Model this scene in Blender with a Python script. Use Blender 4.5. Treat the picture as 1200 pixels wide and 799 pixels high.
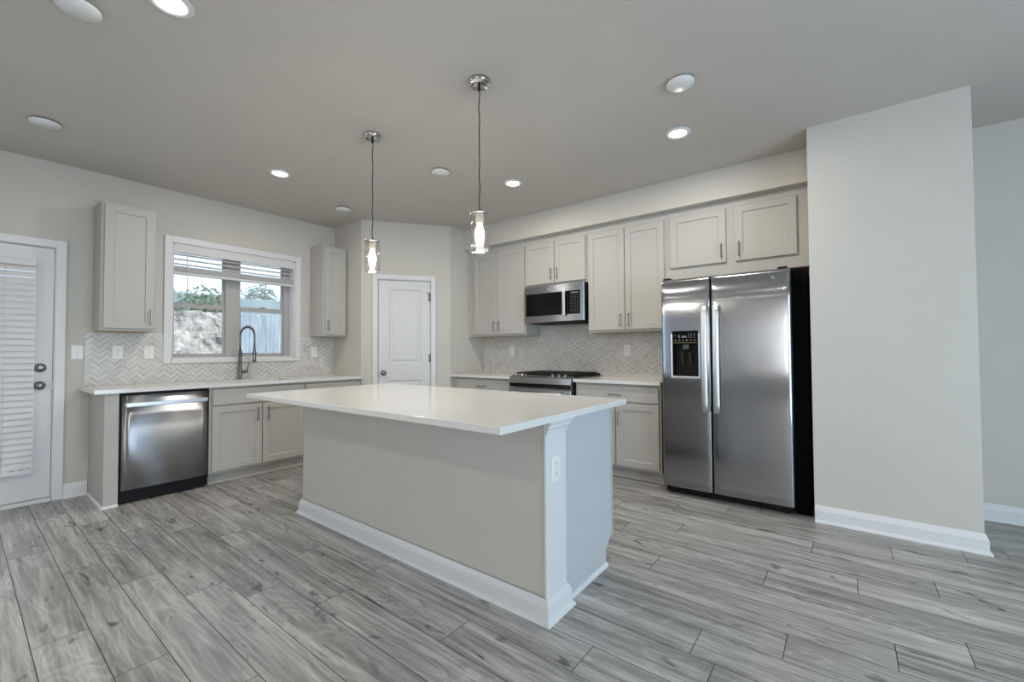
import bpy, bmesh, math, random
from mathutils import Vector, Matrix
random.seed(7)
for o in list(bpy.data.objects):
    bpy.data.objects.remove(o, do_unlink=True)
SC = bpy.context.scene
COL = SC.collection
R = math.radians

# ------------------------------------------------------------------ camera, world, light, exposure
cam = bpy.data.cameras.new('camera'); cam_o = bpy.data.objects.new('camera', cam); COL.objects.link(cam_o)
YAW, PITCH, ROLL = R(37.636), R(1.377), R(-0.305)
_f = Vector((-math.sin(YAW) * math.cos(PITCH), math.cos(YAW) * math.cos(PITCH), math.sin(PITCH)))
_r = Vector((math.cos(YAW), math.sin(YAW), 0)); _u = _r.cross(_f)
_r2 = _r * math.cos(ROLL) + _u * math.sin(ROLL); _u2 = -_r * math.sin(ROLL) + _u * math.cos(ROLL)
_m = Matrix.Identity(4)
for i in range(3):
    _m[i][0], _m[i][1], _m[i][2] = _r2[i], _u2[i], -_f[i]
_m.translation = Vector((0.0165, -0.0025, 1.1824))
cam_o.matrix_world = _m
cam.sensor_fit = 'HORIZONTAL'; cam.sensor_width = 36.0; cam.lens = 36.0 * 505.8 / 1200.0
cam.clip_start = 0.02; cam.clip_end = 200
SC.camera = cam_o

vs = SC.view_settings
SC.display_settings.display_device = 'sRGB'
vs.view_transform = 'Standard'; vs.look = 'None'; vs.gamma = 1.0; vs.use_curve_mapping = False
vs.exposure = 0.0

world = bpy.data.worlds.new('sky'); SC.world = world; world.use_nodes = True
_bg = world.node_tree.nodes['Background']
_bg.inputs[0].default_value = (0.66, 0.82, 1.0, 1); _bg.inputs[1].default_value = 1.9

def lamp(name, kind, loc, energy, color, size=None, size_y=None, aim=None, **kw):
    l = bpy.data.lights.new(name, kind); o = bpy.data.objects.new(name, l); COL.objects.link(o)
    o.location = loc; l.energy = energy; l.color = color
    if kind == 'AREA':
        if size_y: l.shape = 'RECTANGLE'; l.size = size; l.size_y = size_y
        else: l.shape = 'DISK'; l.size = size
    elif kind == 'POINT': l.shadow_soft_size = size
    if aim: o.rotation_euler = Vector(aim).to_track_quat('-Z', 'Y').to_euler()
    for k, v in kw.items(): setattr(l, k, v)
    return o
# added area lamps at made-up unseen openings, standing in for daylight
lamp('fill_right', 'AREA', (3.14, 1.0, 1.10), 108, (0.60, 0.80, 1.0), 2.4, 2.0, (-1, 0, 0))
lamp('fill_rear', 'AREA', (1.2, -6.42, 1.45), 78, (1.0, 0.93, 0.85), 3.6, 1.7, (0, 1, 0))
lamp('fill_living', 'AREA', (-5.02, -2.4, 1.35), 32, (0.48, 0.70, 1.0), 1.7, 1.5, (1, 0, 0))
_s = lamp('sun', 'SUN', (-9, 9, 12), 1.6, (1, 0.96, 0.9), aim=(0.0, -0.55, -0.83)); _s.data.angle = R(1)

# ------------------------------------------------------------------ materials
def nt_mat(name):
    m = bpy.data.materials.new(name); m.use_nodes = True
    nt = m.node_tree; b = nt.nodes['Principled BSDF']
    return m, nt, b
def N(nt, t, **kw):
    n = nt.nodes.new(t)
    for k, v in kw.items(): setattr(n, k, v)
    return n
def lin(c):
    return tuple(((x / 255) / 12.92 if x <= 10 else ((x / 255 + 0.055) / 1.055) ** 2.4) for x in c) + (1,)
def mat(name, rgb, rough=0.5, metal=0.0, bump=0.0, bscale=60, var=0.03, vscale=3.0, spec=0.5, stretch=None):
    """Painted / plain surface: faint tone variation and a fine bump."""
    m, nt, b = nt_mat(name)
    c = lin(rgb)
    tc = N(nt, 'ShaderNodeTexCoord'); vec = tc.outputs['Object']
    if stretch:
        mp = N(nt, 'ShaderNodeMapping'); mp.inputs['Scale'].default_value = stretch
        nt.links.new(vec, mp.inputs[0]); vec = mp.outputs[0]
    n1 = N(nt, 'ShaderNodeTexNoise'); n1.inputs['Scale'].default_value = vscale; n1.inputs['Detail'].default_value = 3
    nt.links.new(vec, n1.inputs['Vector'])
    rp = N(nt, 'ShaderNodeValToRGB')
    rp.color_ramp.elements[0].position = 0.3; rp.color_ramp.elements[1].position = 0.7
    rp.color_ramp.elements[0].color = tuple(x * (1 - var) for x in c[:3]) + (1,)
    rp.color_ramp.elements[1].color = tuple(min(1, x * (1 + var)) for x in c[:3]) + (1,)
    nt.links.new(n1.outputs['Fac'], rp.inputs[0]); nt.links.new(rp.outputs[0], b.inputs['Base Color'])
    b.inputs['Roughness'].default_value = rough; b.inputs['Metallic'].default_value = metal
    b.inputs['Specular IOR Level'].default_value = spec
    if bump:
        n2 = N(nt, 'ShaderNodeTexNoise'); n2.inputs['Scale'].default_value = bscale; n2.inputs['Detail'].default_value = 2
        nt.links.new(vec, n2.inputs['Vector'])
        bp = N(nt, 'ShaderNodeBump'); bp.inputs['Strength'].default_value = bump; bp.inputs['Distance'].default_value = 0.002
        nt.links.new(n2.outputs['Fac'], bp.inputs['Height']); nt.links.new(bp.outputs[0], b.inputs['Normal'])
    return m
def emit_mat(name, rgb, s):
    m, nt, b = nt_mat(name)
    b.inputs['Base Color'].default_value = lin(rgb); b.inputs['Emission Color'].default_value = lin(rgb)
    b.inputs['Emission Strength'].default_value = s
    return m
def glass_mat(name, tint=(1, 1, 1), edge=0.5, base=0.04):
    m, nt, b = nt_mat(name); nt.nodes.remove(b)
    out = nt.nodes['Material Output']
    t = N(nt, 'ShaderNodeBsdfTransparent'); t.inputs[0].default_value = (*tint, 1)
    g = N(nt, 'ShaderNodeBsdfGlossy'); g.inputs['Roughness'].default_value = 0.02
    lw = N(nt, 'ShaderNodeLayerWeight'); lw.inputs['Blend'].default_value = 0.35
    mr = N(nt, 'ShaderNodeMapRange'); mr.inputs['To Min'].default_value = base; mr.inputs['To Max'].default_value = edge
    mx = N(nt, 'ShaderNodeMixShader')
    nt.links.new(lw.outputs['Facing'], mr.inputs['Value']); nt.links.new(mr.outputs[0], mx.inputs[0])
    nt.links.new(t.outputs[0], mx.inputs[1]); nt.links.new(g.outputs[0], mx.inputs[2]); nt.links.new(mx.outputs[0], out.inputs[0])
    return m
def steel_mat(name, rgb, rough, axis, wave=0.25):
    """Brushed stainless: fine streaks along one axis and a slow waviness of the sheet."""
    m, nt, b = nt_mat(name)
    tc = N(nt, 'ShaderNodeTexCoord'); mp = N(nt, 'ShaderNodeMapping')
    mp.inputs['Scale'].default_value = {'z': (900, 900, 3), 'x': (3, 900, 900), 'y': (900, 3, 900)}[axis]
    nt.links.new(tc.outputs['Object'], mp.inputs[0])
    n = N(nt, 'ShaderNodeTexNoise'); n.inputs['Scale'].default_value = 1.0; n.inputs['Detail'].default_value = 2
    nt.links.new(mp.outputs[0], n.inputs['Vector'])
    mr = N(nt, 'ShaderNodeMapRange'); mr.inputs['To Min'].default_value = rough * 0.8; mr.inputs['To Max'].default_value = rough * 1.2
    nt.links.new(n.outputs['Fac'], mr.inputs['Value']); nt.links.new(mr.outputs[0], b.inputs['Roughness'])
    w = N(nt, 'ShaderNodeTexNoise'); w.inputs['Scale'].default_value = 2.6; w.inputs['Detail'].default_value = 1
    nt.links.new(tc.outputs['Object'], w.inputs['Vector'])
    bw = N(nt, 'ShaderNodeBump'); bw.inputs['Strength'].default_value = wave; bw.inputs['Distance'].default_value = 0.02
    nt.links.new(w.outputs['Fac'], bw.inputs['Height'])
    bb = N(nt, 'ShaderNodeBump'); bb.inputs['Strength'].default_value = 0.04; bb.inputs['Distance'].default_value = 0.001
    nt.links.new(n.outputs['Fac'], bb.inputs['Height']); nt.links.new(bw.outputs[0], bb.inputs['Normal'])
    nt.links.new(bb.outputs[0], b.inputs['Normal'])
    b.inputs['Base Color'].default_value = lin(rgb); b.inputs['Metallic'].default_value = 1.0
    tg = N(nt, 'ShaderNodeTangent', direction_type='RADIAL', axis='Z'); nt.links.new(tg.outputs[0], b.inputs['Tangent'])
    b.inputs['Anisotropic'].default_value = 0.95; b.inputs['Anisotropic Rotation'].default_value = 0.0 if axis == 'z' else 0.25
    return m

M = {}
M['wall'] = mat('wall_paint', (199, 195, 187), 0.75, bump=0.10, bscale=220, var=0.015)
M['ceiling'] = mat('ceiling_paint', (198, 192, 184), 0.85, bump=0.14, bscale=160, var=0.015)
M['white'] = mat('white_trim_paint', (218, 218, 218), 0.35, var=0.01)
M['door'] = mat('white_door_paint', (214, 214, 214), 0.4, var=0.01)
M['cab'] = mat('greige_cabinet_paint', (181, 179, 173), 0.55, bump=0.03, bscale=300, var=0.015)
M['cabin'] = mat('cabinet_inside_maple', (186, 160, 122), 0.6, var=0.08, stretch=(3, 3, 0.6))
M['panel'] = mat('daylit_panel_paint', (190, 193, 196), 0.5, var=0.01)  # cabinet grey lightened and cooled, blue daylight put into the colour
M['quartz'] = mat('white_quartz', (221, 220, 216), 0.12, var=0.025, vscale=90)
M['steel_x'] = steel_mat('brushed_steel_fridge', (158, 159, 162), 0.18, 'z', 0.16)
M['steel_y'] = steel_mat('brushed_steel_dishwasher', (168, 169, 172), 0.34, 'y', 0.06)
M['steel_mw'] = steel_mat('brushed_steel_range', (170, 171, 173), 0.26, 'x', 0.05)
M['handle'] = mat('satin_steel_handle', (218, 221, 225), 0.36, 1.0, var=0.01)
M['nickel'] = mat('brushed_nickel', (138, 137, 135), 0.30, 1.0, var=0.03, vscale=40)
M['chrome'] = mat('polished_chrome', (205, 205, 205), 0.10, 1.0, var=0.01)
M['faucet'] = mat('dark_stainless', (120, 122, 128), 0.22, 1.0, var=0.03)
M['black'] = mat('black_plastic', (10, 10, 11), 0.5, var=0.1, spec=0.25)
M['blackside'] = mat('black_side_and_gap_shade', (4, 4, 5), 0.85, bump=0.1, bscale=250, var=0.1, spec=0.12)  # fridge side black, also the shade put into the gap beside it
M['bglass'] = mat('black_glass', (5, 5, 6), 0.08, var=0.05, spec=0.35)
M['iron'] = mat('cast_iron', (20, 20, 21), 0.55, bump=0.2, bscale=250, var=0.1)
M['enamel'] = mat('black_enamel', (14, 14, 15), 0.15, var=0.1)
M['rubber'] = mat('black_cord', (22, 21, 20), 0.6, var=0.1)
M['plastic'] = mat('white_plastic', (232, 232, 230), 0.35, var=0.01)
M['slot'] = mat('outlet_slot', (70, 70, 70), 0.5)
M['socket'] = mat('porcelain_socket', (214, 206, 192), 0.4)
M['key'] = mat('grey_key_print', (120, 120, 118), 0.5)
M['keyy'] = mat('amber_key_print', (150, 140, 90), 0.5)
M['vinyl'] = mat('white_vinyl_window', (172, 170, 168), 0.4, var=0.01)
M['slat'] = mat('white_blind_slat', (212, 212, 212), 0.45, var=0.01)
M['bulb'] = emit_mat('lit_bulb', (255, 246, 232), 5)
M['lens'] = emit_mat('lit_lens', (255, 250, 240), 12)
M['glass'] = glass_mat('window_glass', (0.98, 1, 1), 0.35, 0.03)
M['shade'] = glass_mat('clear_seeded_glass', (0.985, 0.98, 0.97), 0.40, 0.04)
M['grout'] = mat('grout', (205, 203, 198), 0.8)
M['gap'] = mat('floor_gap', (62, 60, 58), 0.7)
M['dirt'] = mat('yard_soil', (150, 135, 112), 0.95, var=0.2, vscale=2)

def tile_mat():
    m, nt, b = nt_mat('herringbone_marble')
    at = N(nt, 'ShaderNodeAttribute', attribute_name='tone')
    rp = N(nt, 'ShaderNodeValToRGB'); e = rp.color_ramp.elements
    e[0].color = lin((182, 180, 175)); e[1].color = lin((222, 220, 215))
    tc = N(nt, 'ShaderNodeTexCoord'); n = N(nt, 'ShaderNodeTexNoise'); n.inputs['Scale'].default_value = 22; n.inputs['Detail'].default_value = 5
    nt.links.new(tc.outputs['Object'], n.inputs['Vector'])
    mx = N(nt, 'ShaderNodeMath', operation='MULTIPLY_ADD'); mx.inputs[1].default_value = 0.5; 
    sb = N(nt, 'ShaderNodeMath', operation='SUBTRACT'); sb.inputs[1].default_value = 0.25
    nt.links.new(n.outputs['Fac'], mx.inputs[0]); nt.links.new(at.outputs['Fac'], mx.inputs[2])
    nt.links.new(mx.outputs[0], sb.inputs[0]); nt.links.new(sb.outputs[0], rp.inputs[0])
    nt.links.new(rp.outputs[0], b.inputs['Base Color']); b.inputs['Roughness'].default_value = 0.35
    return m
M['tile'] = tile_mat()

def floor_mat():
    m, nt, b = nt_mat('grey_oak_vinyl_plank'); L = nt.links.new
    tc = N(nt, 'ShaderNodeTexCoord'); at = N(nt, 'ShaderNodeAttribute', attribute_name='tone')
    def coords(sx, sy, off):
        mp = N(nt, 'ShaderNodeMapping'); mp.inputs['Scale'].default_value = (sx, sy, 1)
        L(tc.outputs['Object'], mp.inputs[0])
        sc = N(nt, 'ShaderNodeVectorMath', operation='SCALE'); sc.inputs[0].default_value = (31.7, 17.3, off); L(at.outputs['Fac'], sc.inputs['Scale'])
        ad = N(nt, 'ShaderNodeVectorMath', operation='ADD'); L(mp.outputs[0], ad.inputs[0]); L(sc.outputs[0], ad.inputs[1])
        return ad.outputs[0]
    def noise(v, scale, det, rough=0.6, dist=0.0):
        n = N(nt, 'ShaderNodeTexNoise'); n.inputs['Scale'].default_value = scale; n.inputs['Detail'].default_value = det
        n.inputs['Roughness'].default_value = rough; n.inputs['Distortion'].default_value = dist; L(v, n.inputs['Vector']); return n.outputs['Fac']
    def math_(op, a, bb, c=None):
        n = N(nt, 'ShaderNodeMath', operation=op)
        for i, x in enumerate((a, bb, c)):
            if x is None: continue
            if isinstance(x, (int, float)): n.inputs[i].default_value = x
            else: L(x, n.inputs[i])
        return n.outputs[0]
    streak = noise(coords(1.3, 15, 5), 1.0, 6, 0.62, 0.4)      # long soft streaks
    fibre = noise(coords(2.2, 75, 9), 1.0, 4, 0.65)              # fine fibre
    blot = noise(coords(0.9, 6.0, 3), 1.0, 2, 0.5, 0.9)        # cathedral field
    rings = math_('SINE', math_('MULTIPLY', blot, 85.0), 0.0)
    rings = math_('MULTIPLY_ADD', rings, 0.5, 0.5)
    rings = math_('POWER', rings, 3.0)
    knotn = noise(coords(4.5, 13, 21), 1.0, 2, 0.5, 1.2)       # dark knots / flecks
    kn = N(nt, 'ShaderNodeMapRange'); kn.inputs['From Min'].default_value = 0.64; kn.inputs['From Max'].default_value = 0.78; L(knotn, kn.inputs['Value'])
    v = math_('MULTIPLY_ADD', streak, 1.05, -0.05)
    v = math_('ADD', v, math_('MULTIPLY_ADD', fibre, 0.60, -0.30))
    v = math_('ADD', v, math_('MULTIPLY', rings, 0.10))
    v = math_('ADD', v, math_('MULTIPLY', kn.outputs[0], -0.48))
    v = math_('ADD', v, math_('MULTIPLY_ADD', at.outputs['Fac'], 0.14, -0.07))
    rp = N(nt, 'ShaderNodeValToRGB'); e = rp.color_ramp.elements
    e[0].position = 0.14; e[0].color = lin((84, 82, 79)); e[1].position = 0.86; e[1].color = lin((204, 202, 198))
    k = rp.color_ramp.elements.new(0.5); k.color = lin((154, 152, 149))
    L(v, rp.inputs[0]); L(rp.outputs[0], b.inputs['Base Color'])
    b.inputs['Roughness'].default_value = 0.36
    bp = N(nt, 'ShaderNodeBump'); bp.inputs['Strength'].default_value = 0.12; bp.inputs['Distance'].default_value = 0.001
    L(v, bp.inputs['Height']); L(bp.outputs[0], b.inputs['Normal'])
    return m
M['floor'] = floor_mat()

def mottled(name, cols, scale, rough=0.95, stretch=(1, 1, 1)):
    m, nt, b = nt_mat(name)
    tc = N(nt, 'ShaderNodeTexCoord'); mp = N(nt, 'ShaderNodeMapping'); mp.inputs['Scale'].default_value = stretch
    n = N(nt, 'ShaderNodeTexNoise'); n.inputs['Scale'].default_value = scale; n.inputs['Detail'].default_value = 8; n.inputs['Roughness'].default_value = 0.7
    rp = N(nt, 'ShaderNodeValToRGB'); e = rp.color_ramp.elements
    e[0].position = 0.36; e[0].color = lin(cols[0]); e[1].position = 0.62; e[1].color = lin(cols[1])
    nt.links.new(tc.outputs['Object'], mp.inputs[0]); nt.links.new(mp.outputs[0], n.inputs['Vector'])
    nt.links.new(n.outputs['Fac'], rp.inputs[0]); nt.links.new(rp.outputs[0], b.inputs['Base Color'])
    b.inputs['Roughness'].default_value = rough
    return m
M['bank'] = mottled('dry_grass_bank', ((84, 76, 74), (214, 202, 188)), 5, stretch=(.45, 1, .45))
M['straw'] = mottled('dry_straw', ((150, 142, 128), (212, 204, 190)), 9)
M['fence'] = mottled('weathered_fence', ((190, 194, 200), (228, 231, 236)), 2.2, stretch=(8, 8, 0.9))
M['pale'] = mottled('pale_fence', ((186, 194, 194), (206, 212, 212)), 1.0)
M['leaf'] = mottled('evergreen_leaf', ((120, 132, 108), (190, 196, 172)), 4)
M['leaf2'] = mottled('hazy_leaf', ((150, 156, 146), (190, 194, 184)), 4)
M['bark'] = mottled('bark', ((80, 72, 64), (120, 108, 96)), 8)

# ------------------------------------------------------------------ geometry helpers
class MB:
    """Collects shapes in world (or frame) coordinates and links them as ONE mesh object."""
    def __init__(s, F=None): s.bm = bmesh.new(); s.F = F
    def _map(s, verts):
        if s.F:
            for v in verts: v.co = Vector(s.F(*v.co))
    def box(s, x0, x1, y0, y1, z0, z1, bev=0.0, seg=1):
        t = bmesh.new()
        vs_ = [t.verts.new((x, y, z)) for x in (x0, x1) for y in (y0, y1) for z in (z0, z1)]
        for f in ((0, 1, 3, 2), (4, 6, 7, 5), (0, 4, 5, 1), (2, 3, 7, 6), (0, 2, 6, 4), (1, 5, 7, 3)):
            t.faces.new([vs_[i] for i in f])
        if bev: bmesh.ops.bevel(t, geom=list(t.edges), offset=bev, segments=seg, affect='EDGES', profile=0.5)
        return s._take(t)
    def _take(s, t):
        s._map(t.verts)
        mp = {v: s.bm.verts.new(v.co) for v in t.verts}
        fs = []
        for f in t.faces:
            try: fs.append(s.bm.faces.new([mp[v] for v in f.verts]))
            except ValueError: pass
            else: fs[-1].smooth = f.smooth
        t.free(); return s
    def shaker(s, u0, u1, w0, w1, d0, th=0.02, fw=0.058, rec=0.009):
        """Door slab facing +d with a recessed flat panel."""
        t = bmesh.new(); c = 0.002
        def q(i, d): return [t.verts.new(p) for p in ((u0 + i, d, w0 + i), (u1 - i, d, w0 + i), (u1 - i, d, w1 - i), (u0 + i, d, w1 - i))]
        rings = [q(0, d0), q(0, d0 + th - c), q(c, d0 + th), q(fw, d0 + th), q(fw + 0.004, d0 + th - rec)]
        t.faces.new(rings[0])
        for a, b in zip(rings, rings[1:]):
            for i in range(4): t.faces.new((a[i], a[(i + 1) % 4], b[(i + 1) % 4], b[i]))
        t.faces.new(rings[-1])
        return s._take(t)
    def prism(s, poly, axis, a, b):
        """Extrude a 2-D polygon along axis 'x','y' or 'z' from a to b."""
        t = bmesh.new()
        def P(p, h): return {'x': (h, p[0], p[1]), 'y': (p[0], h, p[1]), 'z': (p[0], p[1], h)}[axis]
        A = [t.verts.new(P(p, a)) for p in poly]; B = [t.verts.new(P(p, b)) for p in poly]
        t.faces.new(A); t.faces.new(B); n = len(poly)
        for i in range(n): t.faces.new((A[i], A[(i + 1) % n], B[(i + 1) % n], B[i]))
        return s._take(t)
    def lathe(s, c, prof, seg=24, axis='z', smooth=True):
        """prof: list of (radius, height) along the axis through c."""
        t = bmesh.new(); rings = []
        for r, h in prof:
            if r <= 1e-6: rings.append([t.verts.new(s._ax(c, 0, 0, h, axis))])
            else: rings.append([t.verts.new(s._ax(c, r * math.cos(2 * math.pi * i / seg), r * math.sin(2 * math.pi * i / seg), h, axis)) for i in range(seg)])
        for a, b in zip(rings, rings[1:]):
            if len(a) == 1 and len(b) == 1: continue
            for i in range(seg):
                j = (i + 1) % seg
                vv = [a[0], b[i], b[j]] if len(a) == 1 else ([a[i], a[j], b[0]] if len(b) == 1 else [a[i], a[j], b[j], b[i]])
                f = t.faces.new(vv); f.smooth = smooth
        for rg in (rings[0], rings[-1]):
            if len(rg) > 2 and prof[0] != prof[-1]: t.faces.new(rg)
        if prof[0] == prof[-1]: bmesh.ops.remove_doubles(t, verts=list(t.verts), dist=1e-6)
        return s._take(t)
    @staticmethod
    def _ax(c, a, b, h, axis):
        return {'z': (c[0] + a, c[1] + b, c[2] + h), 'y': (c[0] + a, c[1] + h, c[2] + b), 'x': (c[0] + h, c[1] + a, c[2] + b)}[axis]
    def tube(s, pts, r, seg=10):
        t = bmesh.new(); pts = [Vector(p) for p in pts]; rings = []; up = None
        for i, p in enumerate(pts):
            d = (pts[min(i + 1, len(pts) - 1)] - pts[max(i - 1, 0)]).normalized()
            if up is None: up = d.orthogonal().normalized()
            up = (up - d * up.dot(d)).normalized(); w = d.cross(up)
            rr = r[i] if isinstance(r, (list, tuple)) else r
            rings.append([t.verts.new(p + (up * math.cos(2 * math.pi * k / seg) + w * math.sin(2 * math.pi * k / seg)) * rr) for k in range(seg)])
        for a, b in zip(rings, rings[1:]):
            for k in range(seg):
                f = t.faces.new((a[k], a[(k + 1) % seg], b[(k + 1) % seg], b[k])); f.smooth = True
        t.faces.new(rings[0]); t.faces.new(rings[-1])
        return s._take(t)
    def sweep(s, path, prof, side):
        """Moulding: profile (offset, z) carried along a 2-D path with mitred corners; side=+1 offsets to the left of travel."""
        t = bmesh.new(); path = [Vector(p) for p in path]; n = len(path); rings = []
        for i, p in enumerate(path):
            ds = []
            if i > 0: ds.append((path[i] - path[i - 1]).normalized())
            if i < n - 1: ds.append((path[i + 1] - path[i]).normalized())
            nn = [Vector((-d.y, d.x)) * side for d in ds]
            m = nn[0] if len(nn) == 1 else (nn[0] + nn[1]) / (1 + nn[0].dot(nn[1]))
            rings.append([t.verts.new((p.x + m.x * o, p.y + m.y * o, z)) for o, z in prof])
        k = len(prof)
        for a, b in zip(rings, rings[1:]):
            for i in range(k): t.faces.new((a[i], a[(i + 1) % k], b[(i + 1) % k], b[i]))
        t.faces.new(rings[0]); t.faces.new(rings[-1])
        return s._take(t)
    def quad(s, pts):
        t = bmesh.new(); t.faces.new([t.verts.new(p) for p in pts]); return s._take(t)
    def build(s, name, m, parent=None, base=(0, 0, 0), smooth_angle=None, normals=True, tone=None):
        if normals: bmesh.ops.recalc_face_normals(s.bm, faces=list(s.bm.faces))
        off = Vector(base)
        p = parent
        if p is not None:
            off = Vector((0, 0, 0))
            while p is not None: off += p.location; p = p.parent
        for v in s.bm.verts: v.co -= off
        me = bpy.data.meshes.new(name); s.bm.to_mesh(me); s.bm.free()
        if tone is not None:
            at = me.attributes.new('tone', 'FLOAT', 'FACE'); at.data.foreach_set('value', tone)
        for mm in (m if isinstance(m, (list, tuple)) else [m]): me.materials.append(mm)
        o = bpy.data.objects.new(name, me); COL.objects.link(o)
        if parent is not None: o.parent = parent
        else: o.location = base
        return o
def tag(o, label=None, cat=None, group=None, kind=None):
    if label: o['label'] = label
    if cat: o['category'] = cat
    if group: o['group'] = group
    if kind: o['kind'] = kind
    return o
def empty(name, loc, label=None, cat=None, group=None, kind=None):
    o = bpy.data.objects.new(name, None); COL.objects.link(o); o.location = loc; o.empty_display_size = 0.05
    return tag(o, label, cat, group, kind)
def struct(o, label, cat): return tag(o, label, cat, kind='structure')
def copy_tree(o, loc, label, parent=None):
    c = o.copy(); COL.objects.link(c)
    if parent is None: c.location = loc; c['label'] = label
    else: c.parent = parent
    for ch in [x for x in SC.objects if x.parent == o]: copy_tree(ch, None, None, c)
    return c

LW, BW, CH, CT = -5.07, 4.40, 2.745, 0.905
FL = lambda u, d, w: (LW + d, u, w)          # frame of the window wall: u along +y, d into the room
FB = lambda u, d, w: (u, BW - d, w)          # frame of the range wall: u along +x, d into the room
E1, E2 = Vector((-4.47, 2.92)), Vector((-3.86, 3.77))
TD = (E2 - E1).normalized(); ND = Vector((TD.y, -TD.x)); LD = (E2 - E1).length
FD = lambda u, d, w: (E1.x + TD.x * u + ND.x * d, E1.y + TD.y * u + ND.y * d, w)   # pantry's slanted wall

# ------------------------------------------------------------------ room shell
SEAMS = [.207, .376, .54, .705, .88, 1.058, 1.23, 1.41, 1.583, 1.77, 1.955, 2.14, 2.33, 2.51, 2.69, 2.88, 3.07, 3.25, 3.44, 3.63]
JOINT = [-3.81, -3.345, -2.937, -2.55, -2.30, -1.965, -1.315, -.805, -1.62, -.486, -.195, .152, -.846, -.333, .045, -.873, -.161, .21, .534]
def build_floor():
    rows = []
    for i in range(len(SEAMS) - 1): rows.append((SEAMS[i], SEAMS[i + 1], JOINT[i]))
    y = SEAMS[0]
    while y > -6.5: rows.append((max(-6.5, y - .175), y, random.uniform(-1.2, 0))); y -= .175
    y = SEAMS[-1]
    while y < 4.40: rows.append((y, min(4.40, y + .18), random.uniform(-1.2, 0))); y += .18
    m = MB(); tone = []; X0, X1, g = LW - 0.06, 3.2, 0.0015
    for a, b, j in rows:
        k = math.floor((X0 - j) / 1.225); x = j + k * 1.225
        while x < X1:
            x0, x1 = max(x, X0), min(x + 1.225, X1)
            if x1 - x0 > 0.01:
                m.quad([(x0 + g, a + g, 0), (x1 - g, a + g, 0), (x1 - g, b - g, 0), (x0 + g, b - g, 0)]); tone.append(random.random())
            x += 1.225
    o = m.build('floor', M['floor'], normals=False, tone=tone)
    struct(o, 'grey wood plank floor running across the whole kitchen', 'floor')
    s = MB(); s.box(X0 - 0.1, X1 + .1, -6.6, 4.5, -0.06, -0.0009); s.build('subfloor', M['gap'], o)
build_floor()
c = MB(); c.box(LW - .14, 3.34, -6.6, 4.54, CH, CH + .12)
c.box(LW + .6, -2.74, 1.829, 1.835, CH - .0012, CH); c.box(-1.55, 2.6, 1.829, 1.835, CH - .0012, CH)   # taped drywall joint
struct(c.build('ceiling', M['ceiling']), 'flat light grey ceiling over the kitchen', 'ceiling')

def holed(F, us, ws, holes, d0, d1, name, m=None):
    """Wall slab in a frame, split into a grid with the listed (u0,u1,w0,w1) openings left out."""
    b = MB(F)
    U = sorted(set(us) | {h[0] for h in holes} | {h[1] for h in holes})
    for u0, u1 in zip(U, U[1:]):
        W = sorted(set(ws) | {x for h in holes if h[0] <= u0 and h[1] >= u1 for x in h[2:]})
        for w0, w1 in zip(W, W[1:]):
            if any(h[0] <= u0 and h[1] >= u1 and h[2] <= w0 and h[3] >= w1 for h in holes): continue
            b.box(u0, u1, d0, d1, w0, w1)
    bmesh.ops.remove_doubles(b.bm, verts=list(b.bm.verts), dist=1e-5)
    return b.build(name, m or M['wall'])
WIN = (1.27, 2.44, 1.125, 2.245); DOOR = (-0.425, 0.503, 0.0, 2.045)
struct(holed(FL, (-6.6, 4.54), (-.05, CH), [WIN, DOOR, (-3.3, -1.5, .55, 2.15)], -.22, 0, 'wall_left'), 'light grey wall with the sink window and patio door', 'wall')
b = MB(); b.box(LW - .14, 3.34, BW, BW + .14, -.05, CH)
struct(b.build('wall_back', M['wall']), 'light grey wall behind the range and fridge', 'wall')
b = MB(); b.box(-.170, .635, 3.655, BW, 0, CH)
struct(b.build('wall_stub', M['wall']), 'tall light grey wall block standing right of the fridge', 'wall')
b = MB(); b.box(-3.86, -.17, 4.005, BW, 2.483, CH)
struct(b.build('wall_soffit', M['wall']), 'light soffit above the cabinets of the range wall', 'soffit')
RW = (-.25, 2.25, 0.05, 2.12)
FR = lambda u, d, w: (3.2 - d, u, w); FK = lambda u, d, w: (u, -6.5 + d, w)
struct(holed(FR, (-6.6, 4.54), (-.05, CH), [RW], -.14, 0, 'wall_right'), 'light grey wall with the added glazed patio opening', 'wall')
RK = [(-.65, 1.17, .6, 2.3), (1.23, 3.05, .6, 2.3)]
struct(holed(FK, (LW - .14, 4.6), (-.05, CH), RK, -.14, 0, 'wall_rear'), 'light grey rear wall with two added windows', 'wall')
def plain_window(F, r, name, label):  # made-up windows out of view, added only to light the kitchen
    w = MB(F); u0, u1, w0, w1 = r; mid = (u0 + u1) / 2
    for a in ((u0, u0 + .05, w0, w1), (u1 - .05, u1, w0, w1), (mid - .04, mid + .04, w0 + .05, w1 - .05), (u0 + .05, u1 - .05, w0, w0 + .05), (u0 + .05, u1 - .05, w1 - .05, w1)):
        w.box(a[0], a[1], -.10, -.04, a[2], a[3], .004)
    o = w.build(name, M['vinyl']); struct(o, label, 'window')
    g = MB(F); g.box(u0 + .05, u1 - .05, -.075, -.069, w0 + .05, w1 - .05); g.build('glass', M['glass'], o)
plain_window(FR, RW, 'added_window_2', 'added unseen wide glazed patio opening in the wall opposite the sink')
plain_window(FL, (-3.3, -1.5, .55, 2.15), 'added_window_5', 'added unseen living room window in the sink wall behind the viewer')
plain_window(FK, RK[0], 'added_window_3', 'added unseen rear wall window nearer the sink wall')
plain_window(FK, RK[1], 'added_window_4', 'added unseen rear wall window farther from the sink wall')

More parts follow.
